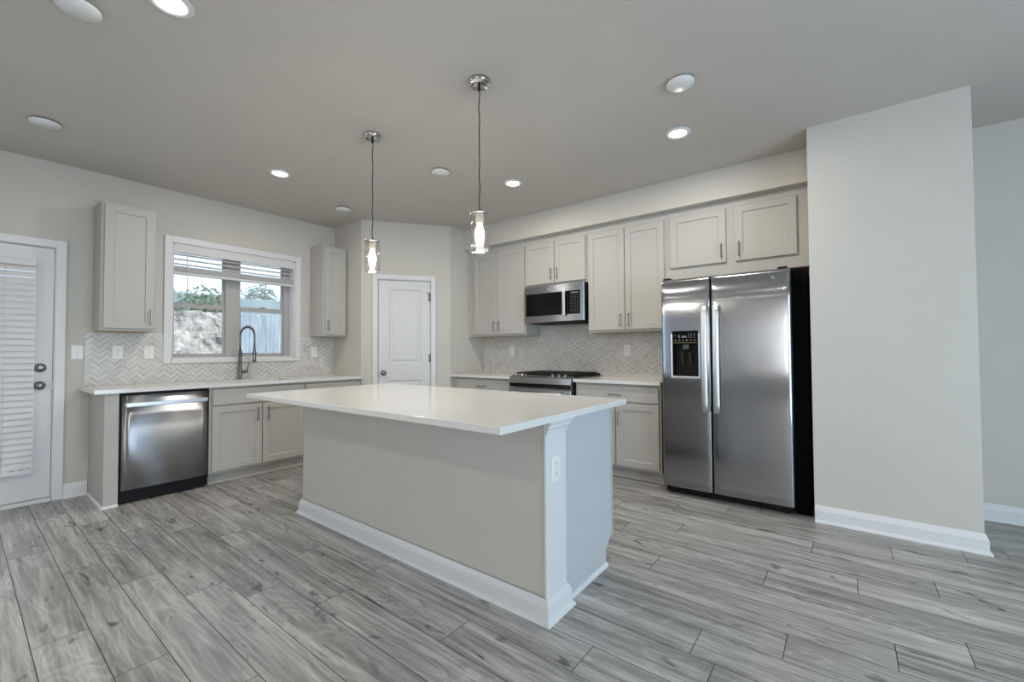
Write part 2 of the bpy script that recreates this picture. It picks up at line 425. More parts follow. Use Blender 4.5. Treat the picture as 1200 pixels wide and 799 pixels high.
# pantry walls
b = MB(); b.box(LW, -4.47, 2.92, 3.02, 0, CH)
struct(b.build('wall_pantry_left', M['wall']), 'short light grey pantry wall at the end of the sink counter', 'wall')
b = MB(); b.box(-3.96, -3.86, 3.77, BW, 0, CH)
struct(b.build('wall_pantry_right', M['wall']), 'short light grey pantry wall at the end of the range counter', 'wall')
PD = (.185, .808, 0, 2.05)
struct(holed(FD, (0, LD), (0, CH), [PD], -.10, 0, 'wall_pantry_diagonal'), 'slanted light grey corner wall holding the pantry door', 'wall')

# baseboards
BP = [(0, 0), (.030, 0), (.030, .007), (.026, .015), (.017, .021), (.016, .080), (.013, .092), (.007, .108), (.004, .115), (0, .115)]
def baseboard(name, path, side, label):
    b = MB(); b.sweep(path, BP, side); struct(b.build(name, M['white']), label, 'baseboard')
baseboard('baseboard_left', [(LW, .566), (LW, .708)], -1, 'white baseboard between patio door and end panel')
baseboard('baseboard_stub', [(-.168, 3.655), (.635, 3.655), (.635, BW - .001)], -1, 'white baseboard around the wall block by the fridge')
baseboard('baseboard_back', [(.67, BW), (3.2, BW)], -1, 'white baseboard of the far wall beyond the wall block')
baseboard('baseboard_pantry', [FD(.862, 0, 0)[:2], FD(LD, 0, 0)[:2]], -1, 'white baseboard right of the pantry door')

# ------------------------------------------------------------------ window over the sink
def casing(F, r, cw, th, name, bottom=True, parent=None):
    b = MB(F); u0, u1, w0, w1 = r
    b.box(u0 - cw, u0, 0, th, w0 - (cw * .65 if bottom else 0), w1 + cw, .003); b.box(u1, u1 + cw, 0, th, w0 - (cw * .65 if bottom else 0), w1 + cw, .003)
    b.box(u0, u1, 0, th, w1, w1 + cw, .003)
    if bottom: b.box(u0, u1, 0, th + .004, w0 - cw * .65, w0, .003)
    return b.build(name, M['white'], parent)
def build_window():
    o = empty('window_1', (LW, 1.855, 1.685), 'white double hung twin window over the kitchen sink', 'window', kind='structure')
    u0, u1, w0, w1 = WIN
    casing(FL, WIN, .062, .018, 'casing', True, o)
    b = MB(FL)                                              # jamb lining
    for a in ((u0, u0 + .012, w0, w1), (u1 - .012, u1, w0, w1), (u0, u1, w1 - .012, w1), (u0, u1, w0, w0 + .014)): b.box(a[0], a[1], -.219, 0, a[2], a[3])
    b.build('jamb', M['white'], o)
    b = MB(FL)                                              # vinyl frame with centre mullion
    for a in ((u0 + .012, u0 + .035, w0 + .014, w1 - .012), (u1 - .066, u1 - .012, w0 + .014, w1 - .012), (1.768, 1.900, w0 + .014, w1 - .012),
              (u0 + .035, 1.768, w0 + .014, w0 + .03), (1.900, u1 - .066, w0 + .014, w0 + .03), (u0 + .035, 1.768, w1 - .04, w1 - .012), (1.900, u1 - .066, w1 - .04, w1 - .012)):
        b.box(a[0], a[1], -.195, -.12, a[2], a[3], .003)
    b.build('frame', M['vinyl'], o)
    for (a, c_) in ((u0 + .035, 1.768), (1.900, u1 - .066)):
        for nm, z0, z1, d in (('lower_sash', w0 + .03, 1.685, -.14), ('upper_sash', 1.64, w1 - .04, -.165)):
            s = MB(FL); f = .022
            s.box(a, a + f, d - .02, d, z0, z1, .002); s.box(c_ - f, c_, d - .02, d, z0, z1, .002)
            s.box(a + f, c_ - f, d - .02, d, z0, z0 + (f if nm[0] == 'l' else .045), .002); s.box(a + f, c_ - f, d - .02, d, z1 - (.048 if nm[0] == 'l' else f), z1, .002)
            so = s.build(nm, M['vinyl'], o)
            g = MB(FL); g.box(a + f - .005, c_ - f + .005, d - .012, d - .008, z0 + f - .005, z1 - f + .005); g.build('glass', M['glass'], so)
        l = MB(FL); mid = (a + c_) / 2; l.box(mid - .03, mid + .03, -.14, -.123, 1.685, 1.697, .003); l.build('sash_lock', M['vinyl'], o)
build_window()
def build_window_blind():
    o = empty('window_blind', (LW, 1.855, 2.2), 'white faux wood blind raised to the top of the sink window', 'blind')
    u0, u1 = 1.284, 2.426
    b = MB(FL); b.box(u0 - .002, u1 + .002, -.012, .004, 2.155, 2.232, .003); b.build('valance', M['slat'], o)
    b = MB(FL); b.box(u0, u1, -.055, -.014, 2.19, 2.231, .002); b.build('headrail', M['slat'], o)
    b = MB(FL)
    for z in (2.140, 2.094, 2.048): b.prism([(-.050, z + .010), (-.008, z - .012), (-.008, z - .009), (-.050, z + .013)], 'x', u0, u1)
    for k in range(8): b.box(u0, u1, -.053, -.004, 1.975 + k * .0068, 1.9793 + k * .0068, .001)
    b.build('slats', M['slat'], o)
    b = MB(FL); b.box(u0, u1, -.053, -.003, 1.948, 1.972, .003); b.build('bottom_rail', M['slat'], o)
    for u in (1.50, 1.855, 2.22):
        b = MB(FL)
        for d in (-.054, -.003): b.tube([(u, d, 2.19), (u, d, 1.955)], .0009, 5)
        b.box(u - .002, u + .002, -.055, -.002, 2.186, 2.192); b.build('ladder_cord', M['slat'], o)
    b = MB(FL); b.tube([(1.39, .002, 2.16), (1.39, .006, 1.98), (1.391, .006, 1.68)], .0032, 8); b.build('tilt_wand', M['slat'], o)
build_window_blind()

# ------------------------------------------------------------------ patio door on the left
def build_patio_door():
    o = empty('door_1', (LW, .04, 0), 'white glazed exterior door with blind, left of the dishwasher', 'door', kind='structure')
    casing(FL, DOOR, .062, .018, 'casing', False, o)
    b = MB(FL); b.box(-.425, -.405, -.139, 0, 0, 2.045); b.box(.499, .503, -.139, 0, 0, 2.045); b.box(-.405, .499, -.139, 0, 2.041, 2.045); b.build('jamb', M['white'], o)
    b = MB(FL); b.box(-.42, .50, -.14, .02, 0.0, .030, .004); b.build('threshold', M['white'], o)
    s = MB(FL)
    for a in ((-.415, -.30, .036, 2.036), (.392, .494, .036, 2.036), (-.30, .392, .036, .255), (-.30, .392, 1.90, 2.036)): s.box(a[0], a[1], -.055, -.010, a[2], a[3])
    bmesh.ops.remove_doubles(s.bm, verts=list(s.bm.verts), dist=1e-5)
    so = s.build('door_slab', M['door'], o)
    g = MB(FL); g.box(-.305, .397, -.035, -.029, .25, 1.905); g.build('glass', M['glass'], so)
    k = MB(FL); k.lathe((.428, -.010, 1.071), [(0.0, .022), (.012, .022), (.022, .018), (.033, .012), (.036, .004), (.036, 0), (0, 0)], 24, 'y')
    k.box(.416, .440, .010, .026, 1.064, 1.078, .003); k.build('deadbolt', M['nickel'], so)
    k = MB(FL); k.lathe((.426, -.010, .930), [(0, .056), (.014, .056), (.024, .050), (.027, .040), (.024, .030), (.012, .022), (.010, .010), (.034, .008), (.034, 0), (0, 0)], 24, 'y'); k.build('knob', M['nickel'], so)
    k = MB(FL); k.box(.4945, .499, -.012, -.004, .89, .965, .001); k.build('strike_plate', M['nickel'], o)
    bl = MB(FL); z = .300
    while z < 1.875:
        bl.prism([(.038, z), (.030, z + .022), (.012, z + .0465), (.0105, z + .0455), (.028, z + .0205), (.036, z - .001)], 'x', -.31, .393); z += .0478
    bo = bl.build('blind', M['slat'], o)
    h = MB(FL); h.box(-.312, .395, -.009, .040, 1.875, 1.922, .003); h.build('headrail', M['slat'], bo)
    h = MB(FL); h.box(-.312, .395, -.004, .036, .248, .272, .003); h.build('bottom_rail', M['slat'], bo)
    for u in (-.10, .235):
        h = MB(FL); h.tube([(u, .0385, .27), (u, .0385, 1.88)], .0014, 6); h.build('ladder_cord', M['slat'], bo)
build_patio_door()

# ------------------------------------------------------------------ pantry door
def build_pantry_door():
    o = empty('door_2', FD(.5, 0, 0), 'white two panel pantry door in the slanted corner wall', 'door', kind='structure')
    casing(FD, PD, .058, .018, 'casing', False, o)
    b = MB(FD); b.box(.185, .193, -.10, 0, 0, 2.05); b.box(.800, .808, -.10, 0, 0, 2.05); b.box(.193, .80, -.10, 0, 2.043, 2.05); b.build('jamb', M['white'], o)
    s = MB(FD); u0, u1, th = .196, .797, -.008
    t = bmesh.new()
    cu = [u0, .318, .690, u1]; cw = [.012, .24, .842, 1.045, 1.935, 2.04]
    for i in range(3):
        for j in range(5):
            q = [(cu[i], th, cw[j]), (cu[i + 1], th, cw[j]), (cu[i + 1], th, cw[j + 1]), (cu[i], th, cw[j + 1])]
            if i == 1 and j in (1, 3):
                prev = [t.verts.new(p) for p in q]
                for ins, dd in ((.012, -.010), (.028, -.010), (.045, -.003)):
                    nx = [t.verts.new(p) for p in ((cu[i] + ins, th + dd, cw[j] + ins), (cu[i + 1] - ins, th + dd, cw[j] + ins), (cu[i + 1] - ins, th + dd, cw[j + 1] - ins), (cu[i] + ins, th + dd, cw[j + 1] - ins))]
                    for k in range(4): t.faces.new((prev[k], prev[(k + 1) % 4], nx[(k + 1) % 4], nx[k]))
                    prev = nx
                t.faces.new(prev)
            else: t.faces.new([t.verts.new(p) for p in q])
    bmesh.ops.remove_doubles(t, verts=list(t.verts), dist=1e-5)
    s._take(t); s.box(u0, u1, th - .036, th - .0115, .012, 2.04)
    so = s.build('door_slab', M['door'], o, normals=True)
    k = MB(FD); k.lathe((.253, th, .935), [(0, .058), (.014, .058), (.024, .050), (.027, .041), (.024, .030), (.012, .023), (.010, .010), (.032, .008), (.032, 0), (0, 0)], 24, 'y'); k.build('knob', M['nickel'], so)
    k = MB(FD); k.box(.190, .1955, -.012, -.003, .90, .965, .001); k.build('latch_plate', M['nickel'], so)
    for z in (.22, 1.06, 1.80):
        h = MB(FD); h.lathe((.7985, .002, z), [(.007, 0), (.007, .09)], 10); h.box(.775, .798, -.0075, -.006, z, z + .09)
        h.build('hinge', M['nickel'], o)
    h = MB(FD); h.tube([(.7985, .004, 1.895), (.775, .03, 1.90), (.755, .05, 1.90)], .005, 8); h.build('hinge_stop', M['nickel'], o)
build_pantry_door()

# ------------------------------------------------------------------ herringbone backsplash
def clip(poly, ax, v, keep_gt):
    out = []
    for i in range(len(poly)):
        a, b_ = poly[i], poly[(i + 1) % len(poly)]
        ia = (a[ax] >= v) == keep_gt; ib = (b_[ax] >= v) == keep_gt
        if ia: out.append(a)
        if ia != ib:
            s_ = (v - a[ax]) / (b_[ax] - a[ax]); out.append(tuple(a[k] + (b_[k] - a[k]) * s_ for k in range(2)))
    return out
def backsplash(F, rects, label, seed):
    rnd = random.Random(seed)
    name = 'tile_backsplash'
    base = MB(F)
    for u0, u1, w0, w1 in rects: base.box(u0, u1, 0.0005, .006, w0, w1)
    m = MB(F); tone = []
    W, g = .0178, .0009; Lt = 4 * W; c45 = math.sqrt(.5)
    U0 = min(r[0] for r in rects); U1 = max(r[1] for r in rects); Z0 = min(r[2] for r in rects); Z1 = max(r[3] for r in rects)
    n = int(((U1 - U0) + (Z1 - Z0)) / W) + 8
    for i in range(-n, n):
        for j in range(-n, n):
            k = (i - j) % 8
            if k == 0: r = (i * W, i * W + Lt, j * W, j * W + W)
            elif k == 7: r = (i * W, i * W + W, j * W, j * W + Lt)
            else: continue
            cx, cy = (r[0] + r[1]) / 2, (r[2] + r[3]) / 2
            u, z = U0 + (cx - cy) * c45, Z0 + (cx + cy) * c45
            if not (U0 - .06 < u < U1 + .06 and Z0 - .06 < z < Z1 + .06): continue
            q = [(r[0] + g, r[2] + g), (r[1] - g, r[2] + g), (r[1] - g, r[3] - g), (r[0] + g, r[3] - g)]
            q = [(U0 + (a - b_) * c45, Z0 + (a + b_) * c45) for a, b_ in q]
            tv = min(1, max(0, (.34 if (i if k == 0 else j) % 2 else .74) + rnd.uniform(-.24, .24)))
            for u0, u1, w0, w1 in rects:
                p = clip(q, 0, u0, True)
                if len(p) > 2: p = clip(p, 0, u1, False)
                if len(p) > 2: p = clip(p, 1, w0, True)
                if len(p) > 2: p = clip(p, 1, w1, False)
                if len(p) > 2:
                    pts = [(x, .0085, y) for x, y in p]
                    a2 = sum(p[x][0] * p[(x + 1) % len(p)][1] - p[(x + 1) % len(p)][0] * p[x][1] for x in range(len(p)))
                    if abs(a2) < 2e-7: continue
                    m.quad(pts); tone.append(tv)
    o = base.build(name, M['grout'])
    tag(o, label, 'backsplash', kind='structure')
    t = m.build('tiles', M['tile'], o, normals=False, tone=tone)
backsplash(FL, [(.68, 1.207, CT + .001, 1.367), (1.207, 2.503, CT + .001, 1.083), (2.503, 2.919, CT + .001, 1.367)], 'herringbone tile backsplash under the sink window', 3)
backsplash(FB, [(-3.859, -2.931, CT + .001, 1.37), (-2.931, -2.115, CT + .001, 1.495), (-2.115, -1.262, CT + .001, 1.37)], 'herringbone tile backsplash behind the range', 5)

# ------------------------------------------------------------------ cabinets
def pull(F, u, w, d, vert, parent, L=.128, m='nickel', name='handle'):
    b = MB(F); h = L / 2; st = .028
    if vert:
        b.box(u - .005, u + .005, d + st - .008, d + st, w - h, w + h, .002)
        for s in (-1, 1): b.box(u - .004, u + .004, d - .0005, d + st - .006, w + s * (h - .012) - .004, w + s * (h - .012) + .004)
    else:
        b.box(u - h, u + h, d + st - .008, d + st, w - .005, w + .005, .002)
        for s in (-1, 1): b.box(u + s * (h - .012) - .004, u + s * (h - .012) + .004, d - .0005, d + st - .006, w - .004, w + .004)
    return b.build(name, M[m], parent)
def cabinet(F, name, label, cat, group, u0, u1, w0, w1, depth, fronts, toe=False):
    o = empty(name, F((u0 + u1) / 2, depth / 2, 0 if toe else w0), label, cat, group)
    b = MB(F); 
    if 'sink base' in label:
        for a in ((u0 + .0005, u0 + .018, .001, depth, w0, w1), (u1 - .018, u1 - .0005, .001, depth, w0, w1), (u0 + .018, u1 - .018, depth - .018, depth, w0, w1), (u0 + .018, u1 - .018, .001, depth - .018, w0, w0 + .018)): b.box(*a)
    else: b.box(u0 + .0005, u1 - .0005, .001, depth, w0, w1, .0015)
    b.build('carcass', M['cab'], o)
    if toe:
        t = MB(F); t.box(u0 + .0005, u1 - .0005, .02, depth - .068, 0.0, w0 - .0005)
        t.prism([(depth - .068, 0), (depth - .052, 0), (depth - .054, .010), (depth - .061, .017), (depth - .068, .019)], 'x', u0 + .0005, u1 - .0005)
        t.build('toe_kick', M['cab'], o)
    if cat == 'cabinet' and not toe:
        t = MB(F); t.box(u0 + .018, u1 - .018, .002, depth - .02, w0 - .0012, w0 - .0002); t.build('underside', M['cabin'], o)
    for f in fronts:
        kind, a, c_, z0, z1 = f[:5]
        m = MB(F)
        if kind == 'door': m.shaker(a, c_, z0, z1, depth + .0008)
        else: m.box(a, c_, depth + .0008, depth + .0208, z0, z1, .0025)
        p = m.build('door' if kind == 'door' else ('false_front' if kind == 'false' else 'drawer'), M['cab'], o)
        if len(f) > 5 and f[5]:
            hu, hw, vert = f[5]; pull(F, hu, hw, depth + .0208, vert, p)
    return o
BD, BH = .592, CT - .031
G1, G2, G3 = 'base cabinets under the sink counter', 'base cabinets of the range wall', 'upper cabinets of the range wall'
# end panel beside the dishwasher
o = empty('end_panel', (LW + .3, .755, 0), 'narrow painted end panel left of the dishwasher', 'cabinet panel')
b = MB(FL); b.box(.712, .797, .001, .61, 0.0, BH, .0015); b.build('panel', M['cab'], o)
b = MB(FL); b.sweep([(.712, .001), (.712, .61), (.797, .61)], [(0, 0), (.013, 0), (.012, .010), (.006, .017), (0, .019)], 1); b.build('shoe_molding', M['white'], o)

cabinet(FL, 'base_cabinet', 'sink base cabinet with two doors right of the dishwasher', 'cabinet', G1, 1.402, 2.252, .10, BH, BD,
        [('false', 1.424, 2.238, .712, .852), ('door', 1.424, 1.838, .122, .698, (1.795, .60, True)), ('door', 1.846, 2.238, .122, .698, (1.889, .60, True))], True)
cabinet(FL, 'base_cabinet', 'base cabinet at the pantry end of the sink counter', 'cabinet', G1, 2.252, 2.918, .10, BH, BD,
        [('drawer', 2.27, 2.84, .712, .852, (2.555, .782, False)), ('door', 2.27, 2.551, .122, .698, (2.51, .60, True)), ('door', 2.559, 2.84, .122, .698, (2.60, .60, True))], True)
cabinet(FL, 'upper_cabinet', 'single door upper cabinet left of the sink window', 'cabinet', 'upper cabinets beside the sink window', .722, 1.085, 1.37, 2.437, .308,
        [('door', .742, 1.066, 1.392, 2.412, (1.040, 1.495, True))])
cabinet(FL, 'upper_cabinet', 'single door upper cabinet right of the sink window', 'cabinet', 'upper cabinets beside the sink window', 2.612, 2.912, 1.37, 2.437, .308,
        [('door', 2.632, 2.885, 1.392, 2.412, (2.660, 1.495, True))])
cabinet(FB, 'base_cabinet', 'base cabinet left of the range beside the pantry', 'cabinet', G2, -3.857, -2.922, .10, BH, BD,
        [('drawer', -3.765, -2.945, .712, .852, (-3.36, .782, False)), ('door', -3.765, -3.359, .122, .698, (-3.40, .60, True)), ('door', -3.351, -2.945, .122, .698, (-3.31, .60, True))], True)
cabinet(FB, 'base_cabinet', 'base cabinet between the range and the fridge', 'cabinet', G2, -2.118, -1.268, .10, BH, BD,
        [('drawer', -2.098, -1.288, .712, .852, (-1.694, .776, False)), ('door', -2.098, -1.697, .122, .698, (-1.738, .56, True)), ('door', -1.689, -1.288, .122, .698, (-1.660, .56, True))], True)
UD, UZ, UT = .308, 1.37, 2.4825
cabinet(FB, 'upper_cabinet', 'tall two door upper cabinet left of the microwave', 'cabinet', G3, -3.858, -2.932, UZ, UT, UD,
        [('door', -3.745, -3.364, 1.394, 2.41, (-3.400, 1.49, True)), ('door', -3.358, -2.946, 1.394, 2.41, (-3.318, 1.49, True))])
cabinet(FB, 'upper_cabinet', 'short two door upper cabinet above the microwave', 'cabinet', G3, -2.932, -2.122, 1.912, UT, UD,
        [('door', -2.918, -2.533, 1.942, 2.41, (-2.565, 2.045, True)), ('door', -2.525, -2.145, 1.942, 2.41, (-2.487, 2.045, True))])
cabinet(FB, 'upper_cabinet', 'tall two door upper cabinet between microwave and fridge', 'cabinet', G3, -2.122, -1.30, UZ, UT, UD,
        [('door', -2.108, -1.712, 1.394, 2.41, (-1.752, 1.49, True)), ('door', -1.704, -1.318, 1.394, 2.41, (-1.664, 1.49, True))])
cabinet(FB, 'upper_cabinet', 'short wide upper cabinet above the fridge', 'cabinet', G3, -1.30, -.172, 1.84, UT, UD,
        [('door', -1.258, -.783, 1.945, 2.415, (-.818, 2.045, True)), ('door', -.712, -.268, 1.945, 2.415, (-.680, 2.045, True))])

# ------------------------------------------------------------------ countertops, sink, faucet
def slab_hole(b, xs, ys, z0, z1):
    t = bmesh.new(); V = {}
    def v(i, j, z):
        if (i, j, z) not in V: V[(i, j, z)] = t.verts.new((xs[i], ys[j], z))
        return V[(i, j, z)]
    for i in range(3):
        for j in range(3):
            if i == 1 and j == 1: continue
            for z in (z0, z1): t.faces.new((v(i, j, z), v(i + 1, j, z), v(i + 1, j + 1, z), v(i, j + 1, z)))
    for (a, c_) in [((i, 0), (i + 1, 0)) for i in range(3)] + [((i, 3), (i + 1, 3)) for i in range(3)] + [((0, j), (0, j + 1)) for j in range(3)] + [((3, j), (3, j + 1)) for j in range(3)] + [((1, 1), (2, 1)), ((1, 2), (2, 2)), ((1, 1), (1, 2)), ((2, 1), (2, 2))]:
        t.faces.new((v(*a, z0), v(*c_, z0), v(*c_, z1), v(*a, z1)))
    b._take(t)
b = MB(); slab_hole(b, [LW + .001, -4.93, -4.53, LW + .637], [.652, 1.47, 2.20, 2.919], CT - .03, CT)
tag(b.build('countertop', M['quartz'], base=(LW + .3, 1.8, CT)), 'white quartz countertop under the sink window', 'countertop', 'countertops along the walls')
b = MB(FB); b.box(-3.859, -2.912, .001, .637, CT - .03, CT, .002)
tag(b.build('countertop', M['quartz'], base=(-3.4, 4.1, CT)), 'short white countertop left of the range', 'countertop', 'countertops along the walls')
b = MB(FB); b.box(-2.128, -1.262, .001, .637, CT - .03, CT, .002)
tag(b.build('countertop', M['quartz'], base=(-1.7, 4.1, CT)), 'short white countertop between the range and the fridge', 'countertop', 'countertops along the walls')
def build_sink():
    o = empty('kitchen_sink', (-4.73, 1.835, CT - .03), 'stainless undermount sink set in the window counter', 'sink')
    b = MB(); z1, z0 = CT - .0305, .70; x0, x1, y0, y1 = -4.936, -4.524, 1.464, 2.206
    for a in ((x0 - .02, x0, y0 - .02, y1 + .02, z0, z1), (x1, x1 + .02, y0 - .02, y1 + .02, z0, z1), (x0, x1, y0 - .02, y0, z0, z1), (x0, x1, y1, y1 + .02, z0, z1), (x0 - .02, x1 + .02, y0 - .02, y1 + .02, z0 - .01, z0)):
        b.box(*a)
    b.build('bowl', M['steel_y'], o)
    d = MB(); d.lathe((-4.73, 1.835, z0), [(.045, 0), (.045, .003), (.03, .004), (.028, .001), (0, .001)], 24); d.build('drain', M['chrome'], o)
build_sink()
def build_faucet():
    bx, by = -4.985, 1.835
    o = empty('kitchen_faucet', (bx, by, CT), 'dark steel spring neck faucet behind the sink', 'faucet')
    b = MB(); b.lathe((bx, by, CT), [(.027, 0), (.027, .006), (.020, .012), (.0175, .02), (.0175, .30), (.014, .305), (.0, .305)], 20); b.build('column', M['faucet'], o)
    dirx, diry = .90, .436; rad = .086; top = 1.366
    pts = [(bx, by, 1.20), (bx, by, 1.28)] + [(bx + dirx * rad * (1 - math.cos(a)), by + diry * rad * (1 - math.cos(a)), top + .0 + rad * math.sin(a)) for a in [math.pi * k / 14 for k in range(15)]]
    ex, ey = bx + dirx * rad * 2, by + diry * rad * 2
    pts += [(ex, ey, 1.28), (ex, ey, 1.225)]
    b = MB(); b.tube(pts, .0075, 10); b.build('hose', M['faucet'], o)
    # spring coil round the hose
    import bisect
    P = [Vector(p) for p in pts]; cum = [0]
    for p, q in zip(P, P[1:]): cum.append(cum[-1] + (q - p).length)
    hp = []; turns = 44; steps = turns * 8
    side = Vector((-diry, dirx, 0))
    for k in range(steps + 1):
        s = cum[-1] * k / steps; i = min(max(bisect.bisect(cum, s) - 1, 0), len(P) - 2)
        f_ = (s - cum[i]) / (cum[i + 1] - cum[i]); p = P[i].lerp(P[i + 1], f_); d = (P[i + 1] - P[i]).normalized()
        n1 = side; n2 = d.cross(side).normalized(); a = 2 * math.pi * k / 8
        hp.append(p + (n1 * math.cos(a) + n2 * math.sin(a)) * .0105)
    b = MB(); b.tube(hp, .0024, 5); b.build('spring', M['faucet'], o)
    b = MB(); b.lathe((ex, ey, 1.085), [(.0, 0), (.017, 0), (.019, .02), (.0165, .07), (.014, .12), (.012, .145), (0, .145)], 18); b.build('spray_head', M['faucet'], o)
    b = MB(); b.tube([(bx, by, 1.175), (ex, ey, 1.175)], .0045, 8); b.lathe((ex, ey, 1.165), [(.019, 0), (.022, 0), (.022, .02), (.019, .02), (.019, 0)], 18); b.build('support_arm', M['faucet'], o)
    b = MB(); b.tube([(bx, by, .985), (bx, by + .055, .985)], .0135, 12); b.tube([(bx, by + .062, .985), (bx + .008, by + .080, 1.075)], [.006, .004], 8); b.tube([(bx, by + .05, .985), (bx, by + .072, .985)], .0145, 12); b.build('lever', M['faucet'], o)
build_faucet()

# ------------------------------------------------------------------ dishwasher
def build_dishwasher():
    o = empty('dishwasher', (LW + .3, 1.10, 0), 'stainless steel dishwasher between end panel and sink cabinet', 'dishwasher')
    b = MB(FL); b.box(.801, 1.398, .03, .585, .015, .868); b.build('tub', M['black'], o)
    d = MB(FL); u0, u1, z0, z1 = .812, 1.390, .112, .850
    # gently crowned stainless panel
    t = bmesh.new(); n = 12; ring = []
    for k in range(n + 1):
        u = u0 + (u1 - u0) * k / n; e = (2 * k / n - 1); dd = .622 - .004 * e * e - (.006 if k in (0, n) else 0)
        ring.append((u, dd))
    lo = [t.verts.new((u, dd, z0)) for u, dd in ring]; hi = [t.verts.new((u, dd, z1)) for u, dd in ring]
    lb = [t.verts.new((u, .590, z0)) for u, dd in ring]; hb = [t.verts.new((u, .590, z1)) for u, dd in ring]
    for k in range(n):
        f = t.faces.new((lo[k], lo[k + 1], hi[k + 1], hi[k])); f.smooth = True
        t.faces.new((lb[k], lb[k + 1], hb[k + 1], hb[k])); t.faces.new((lo[k], lo[k + 1], lb[k + 1], lb[k])); t.faces.new((hi[k], hi[k + 1], hb[k + 1], hb[k]))
    t.faces.new((lo[0], hi[0], hb[0], lb[0])); t.faces.new((lo[n], hi[n], hb[n], lb[n]))
    d._take(t); do = d.build('door', M['steel_y'], o)
    h = MB(FL); h.box(.828, 1.372, .648, .668, .760, .796, .006, 2)
    for u in (.834, 1.366): h.box(u - .012, u + .012, .612, .655, .772, .792, .003)
    h.build('handle', M['handle'], do)
    g = MB(FL); g.lathe((1.10, .619, .216), [(0, .0028), (.011, .0028), (.0125, .0015), (.0125, 0), (0, 0)], 20, 'y'); g.build('badge', M['chrome'], do)
    g = MB(FL); g.box(1.08, 1.115, .6178, .6192, .822, .828); g.build('status_mark', M['key'], do)
    g = MB(FL); g.box(.825, .829, .6120, .6165, .123, .127); g.build('rivet', M['chrome'], do)
    k = MB(FL); k.box(.803, 1.398, .50, .545, .012, .108, .002); k.build('kick_plate', M['black'], o)
    k = MB(FL); k.box(.803, 1.398, .585, .598, .090, .111); k.build('lower_trim', M['black'], o)
    for u in (.85, 1.35):
        f = MB(FL); f.lathe((u, .45, 0), [(.018, 0), (.018, .008), (.008, .01), (.008, .02)], 12); f.build('foot', M['black'], o)
build_dishwasher()

# ------------------------------------------------------------------ range
def build_range():
    o = empty('gas_range', (-2.52, 4.08, 0), 'stainless gas range with black cooktop under the microwave', 'range')
    u0, u1 = -2.903, -2.141; fd = .625
    b = MB(FB); b.box(u0, u1, .01, fd - .01, .03, .905); b.build('body', M['steel_mw'], o)
    for u in (u0 + .05, u1 - .05):
        for d in (.07, .54):
            f = MB(FB); f.lathe((u, d, 0), [(.02, 0), (.02, .01), (.01, .015), (.01, .032)], 10); f.build('foot', M['black'], o)
    c_ = MB(FB); c_.box(u0 - .012, u1 + .012, .010, fd - .035, .9055, .922, .004); c_.build('cooktop', M['enamel'], o)
    # sloped control panel
    p = MB(FB); p.prism([(fd - .04, .800), (fd + .025, .800), (fd + .045, .845), (fd + .030, .905), (fd - .04, .926)], 'x', u0 - .004, u1 + .004); po = p.build('control_panel', M['steel_mw'], o)
    q = MB(FB); q.prism([(fd + .0265, .802), (fd + .0445, .8425), (fd + .0425, .8435), (fd + .0235, .802)], 'x', u0 + .004, u1 - .004); q.build('fascia', M['bglass'], po)
    for u in (-2.838, -2.758, -2.37, -2.295, -2.22):
        k = MB(FB)
        k.lathe((u, fd - .004, .910), [(.0, .034), (.015, .034), (.018, .028), (.019, .010), (.023, .006), (.023, 0), (0, 0)], 16)
        k.box(u - .0035, u + .0035, fd - .022, fd + .014, .940, .946, .001)
        k.build('knob', M['nickel'], po)
    d_ = MB(FB); d_.box(-2.66, -2.44, fd - .028, fd + .018, .9105, .9135); d_.build('display', M['bglass'], po)
    d = MB(FB); d.box(u0 + .003, u1 - .003, fd - .009, fd + .035, .215, .790, .004); do = d.build('oven_door', M['steel_mw'], o)
    w = MB(FB); w.box(u0 + .10, u1 - .10, fd + .034, fd + .0375, .33, .66, .001); w.build('window', M['bglass'], do)
    h = MB(FB); h.tube([(u0 + .05, fd + .085, .745), (u1 - .05, fd + .085, .745)], .0125, 14)
    for u in (u0 + .075, u1 - .075): h.box(u - .01, u + .01, fd + .033, fd + .083, .736, .754, .002)
    h.build('handle', M['handle'], do)
    b = MB(FB); b.box(u0 + .003, u1 - .003, fd - .009, fd + .035, .05, .205, .004); b.build('drawer', M['steel_mw'], o)
    for i, cx in enumerate((-2.77, -2.522, -2.274)):
        g = MB(FB); hw = .121; zt = .952
        for u in (cx - hw + .006, cx + hw - .006): g.box(u - .006, u + .006, .06, .545, zt - .018, zt, .003)
        for d in (.066, .30, .539): g.box(cx - hw, cx + hw, d - .006, d + .006, zt - .018, zt, .003)
        for u in (cx - .05, cx, cx + .05): g.box(u - .005, u + .005, .072, .533, zt - .012, zt, .002)
        for u in (cx - hw + .006, cx + hw - .006):
            for d in (.066, .539): g.box(u - .006, u + .006, d - .006, d + .006, .9215, zt - .01)
        g.build('grate', M['iron'], o)
    for (u, d, r) in ((-2.77, .17, .038), (-2.77, .43, .045), (-2.522, .30, .05), (-2.274, .17, .038), (-2.274, .43, .045)):
        g = MB(FB); g.lathe((u, d, .9215), [(r + .012, 0), (r + .01, .006), (r, .007), (r, .014), (r * .8, .017), (0, .017)], 20); g.build('burner', M['iron'], o)
    g = MB(FB); g.box(u0, u1, .008, .045, .9215, .938, .003); g.build('rear_vent_trim', M['black'], o)
build_range()

